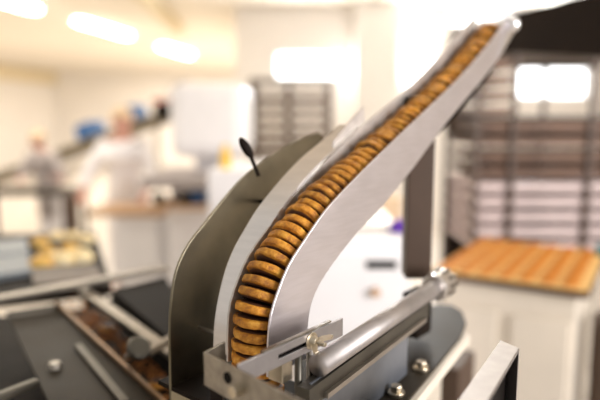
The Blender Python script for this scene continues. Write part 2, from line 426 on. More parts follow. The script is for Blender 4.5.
zd = 1.238
deck_px = [(300, 440), (300, 360), (395, 312), (438, 304), (452, 305), (462, 311), (466, 322), (461, 336), (398, 412), (380, 440)]
dp = [atZ(x, y, zd) for x, y in deck_px]
deck = thing('machine_deck', 'dark bolted base plate with a rounded corner beside the support bar', 'machine', (dp[4].x-.1, dp[4].y-.15, 0))
obj('base_plate', prism(dp, (0, 0, -.008)), M['grey_deck'], deck, bevel=.001)
f0 = atZ(466, 338, zd-.012); f1 = atZ(398, 422, zd-.012)
obj('edge_bar', Bm(f0, f1, .014, .016), M['cream'], deck, bevel=.001)['label'] = 'cream edge bar'
p1 = atZ(407, 374, zd); p0 = p1-dB*.26
obj('side_sheet', strip([p0+Z*.088, p1+Z*.088], [p0, p1], sdB*-.003), M['blue_steel'], deck, bevel=.0006)['label'] = 'bluish upright sheet'
for (x, y) in ((421, 366), (396, 391)):
    q = atZ(x, y+4, zd)
    bt = obj('bolt', Cy(q, q+Z*.006, .0115, seg=24), M['brass'], deck, bevel=.001)
    obj('bolt_head', Cy(q+Z*.006, q+Z*.014, .0080, seg=6), M['brass'], bt, bevel=.001)
obj('leg', Bm(Vector((dp[4].x-.06, dp[4].y-.05, 1.226)), Vector((dp[4].x-.06, dp[4].y-.05, 0)), .05, .05), M['cream'], deck)
obj('leg', Bm(Vector((dp[4].x-.17, dp[4].y-.20, 1.226)), Vector((dp[4].x-.17, dp[4].y-.20, 0)), .05, .05), M['cream'], deck)

# aluminium channel, right foreground
zt = H-.250
e0 = atZ(500.5, 340, zt); e1 = atZ(519.5, 348, zt); dF = (atZ(500.5, 340, zt)-atZ(458, 400, zt)).normalized()
wv = (e1-e0); wd = wv.normalized(); wl = wv.length
ch = thing('aluminium_channel', 'bright aluminium open channel ending in a square corner, nearest the camera', 'channel', (e0.x, e0.y, zt-.12))
obj('top_flange', prism([e0, e1, e1-dF*.30, e0-dF*.30], (0, 0, -.0045)), M['steel_dim'], ch, bevel=.0008)
obj('web', prism([p-Z*.0047 for p in (e0-dF*.0045, e0+wd*.003-dF*.0045, e0+wd*.003-dF*.30, e0-dF*.30)], (0, 0, -.10)), M['steel_dim'], ch)
obj('end_plate', prism([p-Z*.0047 for p in (e0, e1, e1-dF*.004, e0-dF*.004)], (0, 0, -.12)), M['steel_dim'], ch, bevel=.0006)
obj('inner_shade', prism([p-Z*.006 for p in (e0+wd*.0035-dF*.006, e0+wd*.012-dF*.006, e0+wd*.012-dF*.29, e0+wd*.0035-dF*.29)], (0, 0, -.09)), M['black'], ch)  # black slab stands in for the shade inside the open channel

# ---------------------------------------------------------------- left machine bed
bed = thing('conveyor_bed', 'dark oily machine bed with steel rails at lower left of the chute', 'machine', (-.6, 1.1, 0))
zl = 1.22
ra0 = atZ(-40, 307, zl); ra1 = atZ(166, 268, zl)
obj('cross_rail', Bm(ra0, ra1, .030, .014), M['rail_dim'], bed, bevel=.003)['label'] = 'bright cross rail'
rb0 = atZ(84, 291, zl-.02); rb1 = atZ(215, 384, zl-.02)
obj('side_rail', Bm(rb0, rb1, .024, .012), M['rail_dim'], bed, bevel=.003)
obj('side_rail', Bm(atZ(148, 352, zl), atZ(182, 333, zl), .014, .014), M['rail_dim'], bed, bevel=.003)
pn = [atZ(x, y, zl-.03) for x, y in ((6, 312), (56, 304), (172, 412), (150, 450), (72, 450))]
obj('sloping_sheet', prism(pn, (0, 0, -.006)), M['grey_deck'], bed)
obj('sheet_edge', Bm(atZ(56, 303, zl-.024), atZ(176, 414, zl-.024), .007, .008), M['old_brass'], bed)
obj('inset_strip', Bm(atZ(78, 345, zl-.026), atZ(125, 402, zl-.026), .012, .004), M['gunmetal'], bed)
sc_ = atZ(55, 368, zl-.03); obj('screw', Cy(sc_, sc_+Z*.010, .012, .009), M['steel_worn'], bed, bevel=.001)
obj('end_bar', Bm(atZ(-30, 408, zl), atZ(38, 382, zl), .016, .012), M['gunmetal'], bed, bevel=.003)
tr = [atZ(x, y, zl-.11) for x, y in ((20, 315), (104, 306), (118, 286), (190, 284), (260, 372), (260, 470), (-60, 470), (-60, 321))]
obj('trough', prism(tr, (0, 0, -.02)), M['dark'], bed)
obj('black_housing', prism([atZ(x, y, zl-.01) for x, y in ((112, 290), (166, 276), (196, 345), (176, 344))], (0, 0, -.08)), M['black'], bed, bevel=.003)
legp = [(-.15, .98), (-.45, 1.05), (-.50, 1.35), (-.25, 1.3)]
for x, y in legp: obj('leg', Bm((x, y, 1.10), (x, y, 0), .04, .04), M['dark'], bed)
cz = atZ(140, 345, zl+.02)
# knob: tilted disc on a stub
kd = Vector((.55, -.5, .55)).normalized()
kc = atZ(139, 348, zl+.015)
bm = bmesh.new(); cyl(bm, kc-kd*.004, kc+kd*.006, .021, .018, seg=28)
kn = obj('hand_knob', bm, M['gunmetal'], bed, bevel=.002)
obj('stud', Cy(kc-kd*.045, kc-kd*.004, .006), M['rail'], kn, smooth=True)
# crumbs: uncountable
bm = bmesh.new()
for k in range(500):
    t = random.random(); x = 75+t*115+random.gauss(0, 9); y = 308+t*85+random.gauss(0, 7)
    q = atZ(x, y, zl-.108); s = random.uniform(.0015, .005)
    bmesh.ops.create_cube(bm, size=s, matrix=Matrix.Translation(q) @ Euler((random.random()*3, random.random()*3, 0)).to_matrix().to_4x4())
cr = obj('crumbs', bm, M['crumb']); tag(cr, 'loose orange biscuit crumbs scattered in the dark trough', 'crumbs'); cr['kind'] = 'stuff'
for (x, y) in ((160, 386), (108, 330), (172, 372)):
    q = atZ(x, y, zl-.104); o = bpy.data.objects.new('broken_biscuit', BM[0]); COL.objects.link(o); o.location = q+Z*.006; o.rotation_euler = (.1, .05, x); o.scale = (.6, .6, .9)
    tag(o, {160: 'broken biscuit lying in the trough, closest to the camera', 108: 'broken biscuit lying in the trough, farthest from the outer guard', 172: 'broken biscuit lying in the trough hard against the outer guard'}[x], 'biscuit')

# table with glazed buns, further left
zt2 = 1.13
tb = [atZ(x, y, zt2) for x, y in ((-70, 236), (95, 232), (112, 285), (-70, 305))]
tbl = thing('side_table', 'dark steel table carrying glazed buns at the left edge', 'table', (tb[0].x, tb[0].y, 0))
obj('table_top', prism(tb, (0, 0, -.03)), M['dark'], tbl, bevel=.003)
for k, q in enumerate(tb):
    c = sum(tb, Vector())/4; v = q.lerp(c, .15)
    obj('leg', Bm((v.x, v.y, zt2-.03), (v.x, v.y, 0), .04, .04), M['dark'], tbl)
def slab_px(px, z, h): return prism([atZ(x, y, z) for x, y in px], (0, 0, h))
tag(obj('steel_tray', slab_px([(-40, 250), (26, 243), (30, 257), (-40, 265)], zt2, .02), M['blue_grey'], bevel=.003), 'upper grey tray, farther from the camera, beside the glazed buns', 'tray', 'grey trays beside the buns')
tag(obj('steel_tray', slab_px([(-40, 268), (28, 259), (32, 276), (-40, 288)], zt2, .02), M['blue_grey'], bevel=.003), 'bluish grey tray in front, nearer the cross rail', 'tray', 'grey trays beside the buns')
def blob(name, c, r, m, sq=.6, label='', cat='bun', group=None, seed=0, rz=0):
    bm = bmesh.new(); bmesh.ops.create_uvsphere(bm, u_segments=20, v_segments=12, radius=1)
    rn = random.Random(seed)
    for v in bm.verts:
        z = v.co.z
        if z < -.35: v.co.z = -.35
        v.co *= 1+.03*math.sin(5*v.co.x+seed)+.03*math.cos(4*v.co.y+seed)
    bmesh.ops.transform(bm, matrix=Matrix.Translation(Vector(c)+Z*r*sq*.37) @ Matrix.Rotation(rz, 4, 'Z') @ Matrix.Diagonal((r, r*.85, r*sq, 1)), verts=bm.verts)
    o = obj(name, bm, m, smooth=True); tag(o, label, cat, group); return o
buns = [(40, 246, .034, 'bun', 'back-left glazed bun on the dark table'), (57, 240, .036, 'bun_pale', 'pale iced bun in the back row, second from left'),
        (72, 240, .036, 'bun_pale', 'pale iced bun in the back row, third from left'), (86, 243, .034, 'bun_pale', 'pale iced bun at the right end of the back row'),
        (41, 268, .040, 'bun', 'deep golden bun at the front left corner of the batch'), (61, 265, .045, 'bun_pale', 'large pale glazed bun in the front row, centre'),
        (80, 262, .045, 'bun_pale', 'large pale glazed bun at the right end of the front row'), (48, 256, .034, 'bun', 'golden bun in the middle, left'), (70, 252, .034, 'bun', 'golden bun in the middle, right')]
for i, (x, y, r, mm, lb) in enumerate(buns):
    blob('glazed_bun', atZ(x, y, zt2), r, M[mm], .75, lb, 'bun', 'glazed buns on the dark table', i)
tag(obj('drip_tray', slab_px([(30, 272), (96, 268), (104, 282), (34, 290)], zt2, .015), M['bronze'], bevel=.002), 'brown tray along the front edge of the buns', 'tray')

# ---------------------------------------------------------------- white cabinet behind the chute
def cabinet(name, label, cat, x0, x1, y0, y1, z1, m, rz=0):
    c = Vector(((x0+x1)/2, (y0+y1)/2, 0)); t = thing(name, label, cat, c)
    obj('body', B((c.x, c.y, z1/2), (x1-x0, y1-y0, z1), rz), m, t, bevel=.01); return t, c
wx0 = atY(296, 300, 1.75).x; wx1 = atY(409, 300, 1.75).x; wz = atY(300, 238, 1.75).z
wc, c = cabinet('white_cabinet', 'white enamelled cabinet with a dark grip slot, behind the chute', 'cabinet', wx0, wx1, 1.75, 2.45, wz, M['white'])
q = atY(381, 264, 1.748)
hd = obj('door', B((c.x, 1.744, wz/2-.02), (wx1-wx0-.01, .012, wz-.06)), M['white'], wc, bevel=.003)
obj('grip_slot', B((q.x, 1.737, q.z), (.095, .006, .026)), M['black'], hd, bevel=.003)
q = atY(375, 291, 1.742)
obj('knob', Cy((q.x, 1.739, q.z), (q.x, 1.715, q.z), .014), M['wood'], hd, bevel=.002)
def on(px, py, z): return atZ(px, py, z)
q = on(374, 229, wz)
tag(obj('grey_tray', B((q.x, q.y+.03, wz+.008), (.15, .13, .016)), M['inner'], bevel=.003), 'small grey tray on top of the white cabinet', 'tray')
q = on(400, 232, wz)
blob('purple_cloth', (q.x, q.y, wz), .034, M['purple'], .9, 'purple cloth bundle on the right corner of the white cabinet', 'cloth')
# tan glove beyond, hanging over a box behind the cabinet
bx = atY(382, 218, 2.62)
tag(obj('cardboard_box', B((bx.x, 2.66, (bx.z)/2+.05), (.16, .16, bx.z+.10)), M['glove'], bevel=.004), 'tall tan carton standing behind the white cabinet', 'box')
# low white table in the far middle
c2, cc = cabinet('white_counter', 'long white counter in the middle distance, holding the yellow bottle', 'counter', atY(208, 200, 3.2).x, atY(330, 200, 3.2).x, 3.2, 4.0, atY(200, 170, 3.2).z, M['white'])
# yellow bottle
yz = atY(200, 170, 3.2).z
q = Vector((atY(225.5, 160, 3.3).x, 3.3, yz))
yb = thing('yellow_bottle', 'bright yellow plastic bottle on the white counter', 'bottle', q)
obj('body', Cy(q, q+Z*.10, .028, .028), M['yellow'], yb, bevel=.006)
obj('cap', Cy(q+Z*.10, q+Z*.135, .017, .014), M['yellow'], yb, bevel=.002)

# ---------------------------------------------------------------- tray of crackers and trolley, right
zq = 1.05
FL = atZ(437, 268, zq); a_ = Vector((.85, -.527, 0)).normalized(); b_ = Vector((.527, .85, 0)).normalized()
Wt, Lt = .50, .66
def tp(s, t, z=0): return FL+a_*s+b_*t+Z*z
ang = math.atan2(a_.y, a_.x)
tray = thing('baking_tray', 'large baking tray of golden crackers on cream paper, on the cream trolley', 'tray', tp(Wt/2, Lt/2, -.035))
obj('pan', B(tp(Wt/2, Lt/2, -.022), (Wt+.035, Lt+.035, .026), ang), M['tray_brown'], tray, bevel=.004)
obj('paper_liner', B(tp(Wt/2, Lt/2, -.007), (Wt+.026, Lt+.026, .004), ang), M['paper'], tray)
cm = bmesh.new(); bmesh.ops.create_cone(cm, cap_ends=True, segments=24, radius1=.0285, radius2=.0265, depth=.010)
bmesh.ops.bevel(cm, geom=[e for e in cm.edges if len(e.link_faces) == 2 and e.calc_face_angle(0) > .8], offset=.003, segments=2, affect='EDGES')
cme = bpy.data.meshes.new('cracker'); cm.to_mesh(cme); cm.free(); cme.materials.append(M['cracker'])
nx, ny = 7, 9
for i in range(nx):
    for j in range(ny):
        o = bpy.data.objects.new('cracker', cme); COL.objects.link(o)
        o.location = tp((i+.5)*Wt/nx-.012, (j+.5)*Lt/ny, .0003); o.rotation_euler = (0, 0, random.random()*6)
        tag(o, 'round golden cracker lying in the grid on the baking tray', 'cracker', 'crackers on the baking tray')
tr_c = tp(Wt/2, Lt/2, 0)
tro = thing('cream_trolley', 'cream panelled trolley under the tray of crackers', 'trolley', (tr_c.x, tr_c.y, 0))
zt3 = zq-.036
obj('body', B((tr_c.x, tr_c.y, zt3/2+.05), (Wt-.04, Lt-.02, zt3-.10), ang), M['cream'], tro, bevel=.006)
for s in (.13, .37):
    for z0 in (.30, .74):
        obj('panel', B(tp(s, .004, 0)+Z*(z0-zq), (.19, .02, .36), ang), M['cream'], tro, bevel=.006)
for s in (.04, Wt-.04):
    for t in (.05, Lt-.05):
        q = tp(s, t); bm = Cy((q.x-.0125, q.y, .05), (q.x+.0125, q.y, .05), .05)
        obj('wheel', bm, M['black'], tro, bevel=.004)
q = tp(Wt+.005, Lt-.08, 0)
blob('teal_cap', (q.x, q.y, zq-.004), .028, M['teal'], 1.3, 'small teal plastic scoop at the right edge of the cracker tray', 'scoop')
# brown crate / dark box right bottom
q = atZ(600, 372, .62)
tag(obj('brown_drum', Cy((1.18, 1.98, 0), (1.18, 1.98, .90), .13, seg=28), M['bronze'], bevel=.01), 'dark brown drum standing right of the cream trolley', 'drum')
q = atZ(590, 385, 0)
tag(obj('blue_crate', B((1.02, 1.62, .28), (.16, .2, .56)), M['blue'], bevel=.01), 'dark blue crate low down at the right edge', 'crate')
q = atZ(446, 402, .9)
tag(obj('brown_box', B((q.x+.015, q.y+.05, .50), (.10, .14, 1.0), -.55), M['bronze'], bevel=.004), 'brown box standing behind the aluminium channel', 'box')

# ---------------------------------------------------------------- racks of trays
def rack(name, label, Y, cols, y0, y1, pitch, depth, m_frame, trays):
    xs = sorted({c for c in cols}); zt_ = atY(400, y0, Y).z; zb_ = atY(400, y1, Y).z
    X = [atY(c, 120, Y).x for c in xs]
    t = thing(name, label, 'rack', ((X[0]+X[-1])/2, Y+depth/2, 0))
    pw = .022*Y/2.6
    for x in X:
        for yy in (Y, Y+depth): obj('post', B((x, yy, zt_/2), (pw, pw, zt_)), m_frame, t, bevel=.003)
    obj('top_frame', B(((X[0]+X[-1])/2, Y+depth/2, zt_), (X[-1]-X[0]+.03, depth+.03, .03)), m_frame, t, bevel=.003)
    for yy in (Y, Y+depth): obj('base_rail', B(((X[0]+X[-1])/2, yy, .12), (X[-1]-X[0], .03, .04)), m_frame, t, bevel=.003)
    return t, X, zt_, zb_, pw
def tray_mesh(w, d, h):
    bm = bmesh.new(); box(bm, (0, 0, .002), (w, d, .004))
    for s in (-1, 1):
        box(bm, (s*(w/2-.003), 0, h/2), (.006, d, h)); box(bm, (0, s*(d/2-.003), h/2), (w-.012, .006, h))
    me = bpy.data.meshes.new('rack_tray'); bm.to_mesh(me); bm.free(); return me
rk, X, zt_, zb_, pw = rack('tray_rack', 'tall bronze rack full of browned trays, right of the chute', 2.95, [478, 514, 592, 668], 22, 300, .07, .60, M['bronze'], None)
YR = 2.95
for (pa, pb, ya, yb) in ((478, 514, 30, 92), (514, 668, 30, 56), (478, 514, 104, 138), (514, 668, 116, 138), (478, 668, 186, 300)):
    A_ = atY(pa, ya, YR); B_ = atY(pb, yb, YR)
    obj('back_blocker', B(((A_.x+B_.x)/2, YR+.645, (A_.z+B_.z)/2), (B_.x-A_.x, .01, A_.z-B_.z)), M['tray_dark'], rk)  # dark sheets added to stop the bright wall showing through the trays
def fill(X, Y, depth, zlist, pw, skip, mf, group, where):
    proto = {}
    for ci in range(len(X)-1):
        w = X[ci+1]-X[ci]-pw-.006
        for k, z in enumerate(zlist):
            if skip(ci, z): continue
            mm = mf(ci, z); key = (ci, mm.name)
            if key not in proto:
                me = tray_mesh(w, depth-.03, .042*min(1.6, Y/2.95)); me.materials.append(mm); proto[key] = me
            o = bpy.data.objects.new('rack_tray', proto[key]); COL.objects.link(o)
            o.location = ((X[ci]+X[ci+1])/2, Y+depth/2, z)
            cn = ('left', 'middle', 'right')[ci] if len(X) > 3 else ('left', 'right')[ci]
            ordn = ['lowest', 'second', 'third', 'fourth', 'fifth', 'sixth', 'seventh', 'eighth', 'ninth', 'tenth', 'eleventh', 'twelfth', 'thirteenth', 'fourteenth', 'fifteenth', 'sixteenth', 'seventeenth', 'eighteenth', 'nineteenth', 'twentieth'][k]
            kind = 'pale' if mm is M['tray_pale'] else 'browned'
            tag(o, '%s tray in the %s column of %s, %s shelf from the bottom' % (kind, cn, where, ordn), 'tray', group)
zl_ = [.93+.077*k for k in range(16)]
fill(X, YR, .60, [z for z in zl_ if z < zt_-.03], pw, lambda c, z: (c >= 1 and 1.575 < z < 1.87), lambda c, z: M['tray_pale'] if z < 1.31 else M['tray_brown'], 'trays in the tall bronze rack', 'the tall rack')
# rack shelf runners are read as posts; a dark hanging panel in front of the rack's top
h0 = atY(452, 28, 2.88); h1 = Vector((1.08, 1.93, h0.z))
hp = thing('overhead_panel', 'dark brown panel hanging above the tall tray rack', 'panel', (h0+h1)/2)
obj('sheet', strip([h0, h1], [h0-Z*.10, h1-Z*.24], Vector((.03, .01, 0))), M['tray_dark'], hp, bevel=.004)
dh = (h1-h0)
for t in (.86, .97):
    q = h0+dh*t+Vector((.015, .005, 0)); obj('hanger', Cy(q-Z*.02, (q.x, q.y, 3.25), .008), M['dark'], hp)
rk2, X2, zt2_, zb2_, pw2 = rack('tray_rack', 'brown tray rack in front of the bright window, middle distance', 6.6, [252, 288, 330], 80, 260, .09, .6, M['bronze'], None)
fill(X2, 6.6, .60, [.75+.135*k for k in range(20) if .75+.135*k < zt2_-.12], pw2, lambda c, z: z > 5, lambda c, z: M['tray_brown'], 'trays in the far brown rack', 'the far rack')

# ---------------------------------------------------------------- people
def skin_body(name, verts, edges, radii, m, parent, sub=2, root=0):
    me = bpy.data.meshes.new(name); pl = world_loc(parent)
    me.from_pydata([tuple(Vector(v)-pl) for v in verts], edges, [])
    o = bpy.data.objects.new(name, me); COL.objects.link(o)
    md = o.modifiers.new('skin', 'SKIN'); md.use_smooth_shade = True
    sk = me.skin_vertices[0].data
    for i, r in enumerate(radii):
        sk[i].radius = (r, r) if not isinstance(r, tuple) else r
        sk[i].use_root = (i == root)
    s = o.modifiers.new('sub', 'SUBSURF'); s.levels = sub; s.render_levels = sub
    dg = bpy.context.evaluated_depsgraph_get(); dg.update()
    m2 = bpy.data.meshes.new_from_object(o.evaluated_get(dg))
    for p in m2.polygons: p.use_smooth = True
    o.modifiers.clear(); o.data = m2; m2.materials.clear(); m2.materials.append(m)
    bpy.data.meshes.remove(me)
    o.parent = parent
    return o
def person(base, yaw, sc, lean, label, cloth, hands, cap, group=None):
    """base: feet; hands: world targets for wrists; yaw: facing (0 = toward -Y)"""
    t = thing('person', label, 'person', base, group)
    Ry = Matrix.Rotation(yaw, 3, 'Z')
    def W_(x, y, z):    # leaning forward about the hip (facing -Y)
        if z > .95:
            dz = z-.95; y = y-dz*math.sin(lean); z = .95+dz*math.cos(lean)
        return Vector(base)+Ry @ Vector((x*sc, y*sc, z*sc))
    V = []; E = []; Rr = []
    def add(p, r, par=None):
        V.append(p); Rr.append(r if not isinstance(r, tuple) else r); i = len(V)-1
        if par is not None: E.append((par, i))
        return i
    pel = add(W_(0, 0, .95), .13*sc)
    wst = add(W_(0, 0, 1.10), .12*sc, pel); chs = add(W_(0, 0, 1.30), .115*sc, wst); shl = add(W_(0, 0, 1.42), .09*sc, chs)
    nk = add(W_(0, -.005, 1.50), .052*sc, shl); hb = add(W_(0, -.02, 1.56), .072*sc, nk); hm = add(W_(0, -.02, 1.64), .088*sc, hb); ht = add(W_(0, -.01, 1.71), .072*sc, hm)
    arms = []
    for s, hw in zip((-1, 1), hands):
        sh = add(W_(s*.17, 0, 1.40), .058*sc, shl); shw = V[sh]
        hw = Vector(hw); mid_ = (shw+hw)/2; ln = (hw-shw).length; tot = .54*sc
        drop = math.sqrt(max(0, (tot/2)**2-(ln/2)**2))
        el = mid_+Vector((0, 0, -drop*.8))+Ry @ Vector((s*drop*.6, 0, 0))
        e = add(el, .040*sc, sh); w = add(hw, .026*sc, e)
        dirn = (hw-el).normalized(); side = dirn.cross(Z).normalized()*s
        pm = add(hw+dirn*.045*sc, .030*sc, w)
        for k, (off, L) in enumerate(((-.027, .055), (-.009, .068), (.009, .072), (.026, .062))):
            k0 = hw+dirn*.085*sc+side*off*sc
            f1_ = add(k0, .0095*sc, pm); f2_ = add(k0+dirn*L*.5*sc-Z*.006, .0088*sc, f1_); add(k0+dirn*L*sc-Z*.022, .0078*sc, f2_)
        th = add(hw+dirn*.035*sc-side*.035*sc, .011*sc, pm); add(hw+dirn*.075*sc-side*.052*sc-Z*.01, .009*sc, th)
        arms.append((shw, el, hw))
    for s in (-1, 1):
        hp_ = add(W_(s*.09, 0, .88), .10*sc, pel); kn_ = add(W_(s*.10, -.01, .50), .062*sc, hp_); ak = add(W_(s*.10, .01, .10), .045*sc, kn_); add(W_(s*.11, -.12, .045), .038*sc, ak)
    body = skin_body('body', V, E, Rr, M['skin'], t)
    # head features
    def feat(name, c, r, m, s3=(1, 1, 1)):
        bm = bmesh.new(); bmesh.ops.create_uvsphere(bm, u_segments=12, v_segments=8, radius=r*sc)
        bmesh.ops.transform(bm, matrix=Matrix.Translation(W_(*c)) @ Ry.to_4x4() @ Matrix.Diagonal((*s3, 1)), verts=bm.verts)
        return obj(name, bm, m, t, smooth=True)
    for s in (-1, 1):
        feat('eye', (s*.032, -.096, 1.635), .011, M['black']); feat('ear', (s*.088, -.01, 1.62), .024, M['skin'], (.4, .7, 1.2))
    feat('nose', (0, -.108, 1.605), .016, M['skin'], (.8, 1, 1.4)); feat('mouth', (0, -.098, 1.565), .018, M['red'], (1.3, .4, .4))
    hr = feat('cap', (0, .012, 1.665), .100, cap, (1.0, 1.08, .88))
    # coat: torso, sleeves, skirt
    V2 = []; E2 = []; R2 = []
    def ad2(p, r, par=None):
        V2.append(p); R2.append(r); i = len(V2)-1
        if par is not None: E2.append((par, i))
        return i
    r0 = ad2(W_(0, 0, .95), .165*sc); k1 = ad2(W_(0, 0, .75), .175*sc, r0); ad2(W_(0, 0, .52), .19*sc, k1)
    u1 = ad2(W_(0, 0, 1.15), .150*sc, r0); u2 = ad2(W_(0, 0, 1.32), .190*sc, u1); u3 = ad2(W_(0, 0, 1.43), .10*sc, u2); ad2(W_(0, 0, 1.475), .068*sc, u3)
    for shw, el, hw in arms:
        a = ad2(shw, .078*sc, u3); b = ad2(el, .058*sc, a); ad2(hw-(hw-el).normalized()*.03, .043*sc, b)
    skin_body('coat', V2, E2, R2, cloth, t)
    # trousers and shoes
    V3 = [W_(0, 0, .93)]; E3 = []; R3 = [.12*sc]
    for s in (-1, 1):
        i = len(V3); V3 += [W_(s*.09, 0, .86), W_(s*.10, -.01, .50), W_(s*.10, .01, .10)]; R3 += [.112*sc, .078*sc, .066*sc]; E3 += [(0, i), (i, i+1), (i+1, i+2)]
        feat('shoe', (s*.105, -.06, .045), .05, M['shoe'], (1, 2.5, .95))
    skin_body('trousers', V3, E3, R3, M['white_cloth'], t)
    return t
# work table in front of the main worker
twz = atY(130, 211, 4.55).z
wt = thing('work_table', 'wooden topped white work table in front of the standing worker', 'table', (atY(135, 200, 4.75).x, 4.75, 0))
wxa = atY(88, 200, 4.55).x; wxb = atY(163, 200, 4.55).x
obj('table_top', B(((wxa+wxb)/2, 4.78, twz-.02), (wxb-wxa, .50, .05)), M['wood'], wt, bevel=.004)
obj('cabinet_body', B(((wxa+wxb)/2+.07, 4.80, (twz-.045)/2), (wxb-wxa-.25, .42, twz-.045)), M['white'], wt, bevel=.01)
px_ = atY(123, 120, 5.2).x
person((px_, 5.22, 0), .12, .985, .12, 'person in a white coat and tan cap bending over the wooden topped table', M['white_cloth'],
       ((px_-.26, 4.88, twz+.12), (px_+.27, 4.88, twz+.12)), M['glove'])
px2 = atY(42, 120, 6.6).x
person((px2, 6.7, 0), -.3, .86, .25, 'person in pale grey work clothes, leaning, at the far left', M['grey_cloth'],
       ((px2-.20, 6.42, .95), (px2+.24, 6.44, .95)), M['glove'])
t2 = thing('grey_worktop', 'low grey machine table in front of the leaning person', 'table', (px2, 6.2, 0))
obj('table_top', B((px2, 6.22, .84), (1.1, .5, .04)), M['grey_deck'], t2, bevel=.004)
for sx in (-.5, .5):
    for sy in (6.02, 6.42): obj('leg', B((px2+sx, sy, .41), (.04, .04, .82)), M['dark'], t2)
tag(obj('dark_bin', Cy((atY(72, 200, 5.9).x, 5.85, 0), (atY(72, 200, 5.9).x, 5.85, .86), .07, .08), M['bronze'], bevel=.01), 'dark narrow bin between the two people', 'bin')

# inclined conveyor behind them
ic0 = atY(-70, 203, 7.9); ic1 = atY(178, 113, 6.2)
ic = thing('inclined_conveyor', 'olive inclined conveyor rising behind the two workers', 'conveyor', ((ic0.x+ic1.x)/2, (ic0.y+ic1.y)/2, 0))
obj('belt_frame', Bm(ic0, ic1, .30, .09), M['belt'], ic, bevel=.01)
for t in (.1, .55, .93):
    q = ic0.lerp(ic1, t); obj('leg', Bm((q.x, q.y+.05, q.z-.03), (q.x, q.y+.05, 0), .05, .05), M['cream'], ic)
mo = ic0.lerp(ic1, .975)
mt = obj('drive_motor', Cy(mo+Vector((-.10, -.18, .03)), mo+Vector((.17, -.18, .09)), .085), M['black'], ic, bevel=.01)
obj('motor_cover', B(mo+Vector((.0, -.18, .15)), (.26, .08, .05)), M['red'], mt, bevel=.01)
for px, lb in ((107, 'blue crate riding the inclined conveyor, left of the worker head'), (143, 'blue crate riding the inclined conveyor, right of the worker head')):
    f = (px+70)/248; q = ic0.lerp(ic1, f)
    sl = math.atan2(ic1.z-ic0.z, (ic1-ic0).to_2d().length); hz = math.atan2(ic1.y-ic0.y, ic1.x-ic0.x)
    bm = bmesh.new()
    box(bm, (0, 0, .005), (.26, .22, .01))
    for s in (-1, 1): box(bm, (s*.125, 0, .08), (.01, .22, .16)); box(bm, (0, s*.105, .08), (.24, .01, .16))
    bmesh.ops.transform(bm, matrix=Matrix.Translation(q+Z*.075) @ Matrix.Rotation(hz, 4, 'Z') @ Matrix.Rotation(-sl, 4, 'Y'), verts=bm.verts)
    tag(obj('blue_crate', bm, M['blue'], bevel=.004), lb, 'crate', 'blue crates on the inclined conveyor')

# ---------------------------------------------------------------- big white machine in the middle
mx0 = atY(168, 120, 4.4).x; mx1 = atY(246, 120, 4.4).x; mz1 = atY(200, 82, 4.4).z; mz0 = atY(200, 158, 4.4).z
wm = thing('packing_machine', 'large rounded white machine on a stand, left of the chute', 'machine', ((mx0+mx1)/2, 4.8, 0))
hb_ = obj('hood', B(((mx0+mx1)/2, 4.75, (mz1+mz0)/2), (mx1-mx0, .7, mz1-mz0)), M['white'], wm, bevel=.09)
bm = bmesh.new(); prev = None
for k in range(9):
    a = math.pi/2+k*math.pi/2/8; q = Vector((mx0+.16+.17*math.cos(a)-.0, 4.38, mz1-.16+.17*math.sin(a)))
    if prev: cyl(bm, prev, q, .012, seg=8)
    prev = q
obj('hood_trim', bm, M['inner'], hb_)
zs = atY(200, 182, 4.2).z; zs2 = atY(200, 209, 4.1).z
obj('deck', B(((mx0+mx1)/2-.06, 4.6, zs), (mx1-mx0+.18, .9, .09)), M['grey_cloth'], wm, bevel=.01)
obj('lower_deck', B(((mx0+mx1)/2-.03, 4.6, zs2), (mx1-mx0+.12, .9, .03)), M['wood'], wm, bevel=.004)
obj('column', B(((mx0+mx1)/2, 4.85, (zs+mz0)/2), (.30, .3, mz0-zs+.1)), M['white'], wm)
obj('lower_body', B(((mx0+mx1)/2-.02, 4.7, zs2/2), (mx1-mx0, .7, zs2)), M['white'], wm, bevel=.01)
obj('mid_body', B(((mx0+mx1)/2-.02, 4.75, (zs2+zs)/2), (mx1-mx0, .5, zs-zs2)), M['white'], wm)
for px, lb in ((157, 'left'), (186, 'right')):
    q = atY(px, 199, 4.25); tag(obj('black_tub', Cy((q.x, 4.3, zs2+.0155), (q.x, 4.3, zs2+.085), .045, .05), M['black'], bevel=.005), 'small black tub on the ledge of the white machine, %s one' % lb, 'tub', 'black tubs on the machine ledge')
q = atY(197, 205, 4.25)
tag(obj('blue_tub', Cy((q.x, 4.3, zs2+.0155), (q.x, 4.3, zs2+.10), .05, .06), M['blue'], bevel=.005), 'blue tub at the right end of the ledge of the white machine', 'tub')

# ---------------------------------------------------------------- room
def wall_seg(name, a, b, z0, z1, th, m):
    return struct(obj(name, Bm(Vector((a[0], a[1], (z0+z1)/2)), Vector((b[0], b[1], (z0+z1)/2)), th, z1-z0), m))
CZ = 3.25
struct(obj('floor', B((0, 10, -.05), (34, 34, .1)), M['floor']))
struct(obj('ceiling', B((0, 12.3, CZ+.05), (34, 22, .1)), M['ceil']))
L12 = math.radians(12); ld = Vector((math.sin(L12), math.cos(L12), 0))
A = atZ(0, 65, CZ); wa = A-ld*12; wb = A+ld*9
wall_seg('wall_left', wa, wb, 0, CZ, .2, M['wall'])
cb = ld*.2
wall_seg('trim_1', wa+Vector((.2, 0, 0)), wb+Vector((.2, 0, 0)), CZ-.45, CZ-.02, .12, M['band'])
YB = 8.8
wall_seg('wall_far', (-16, 20.5), (6, 20.5), 0, CZ, .2, M['wall'])
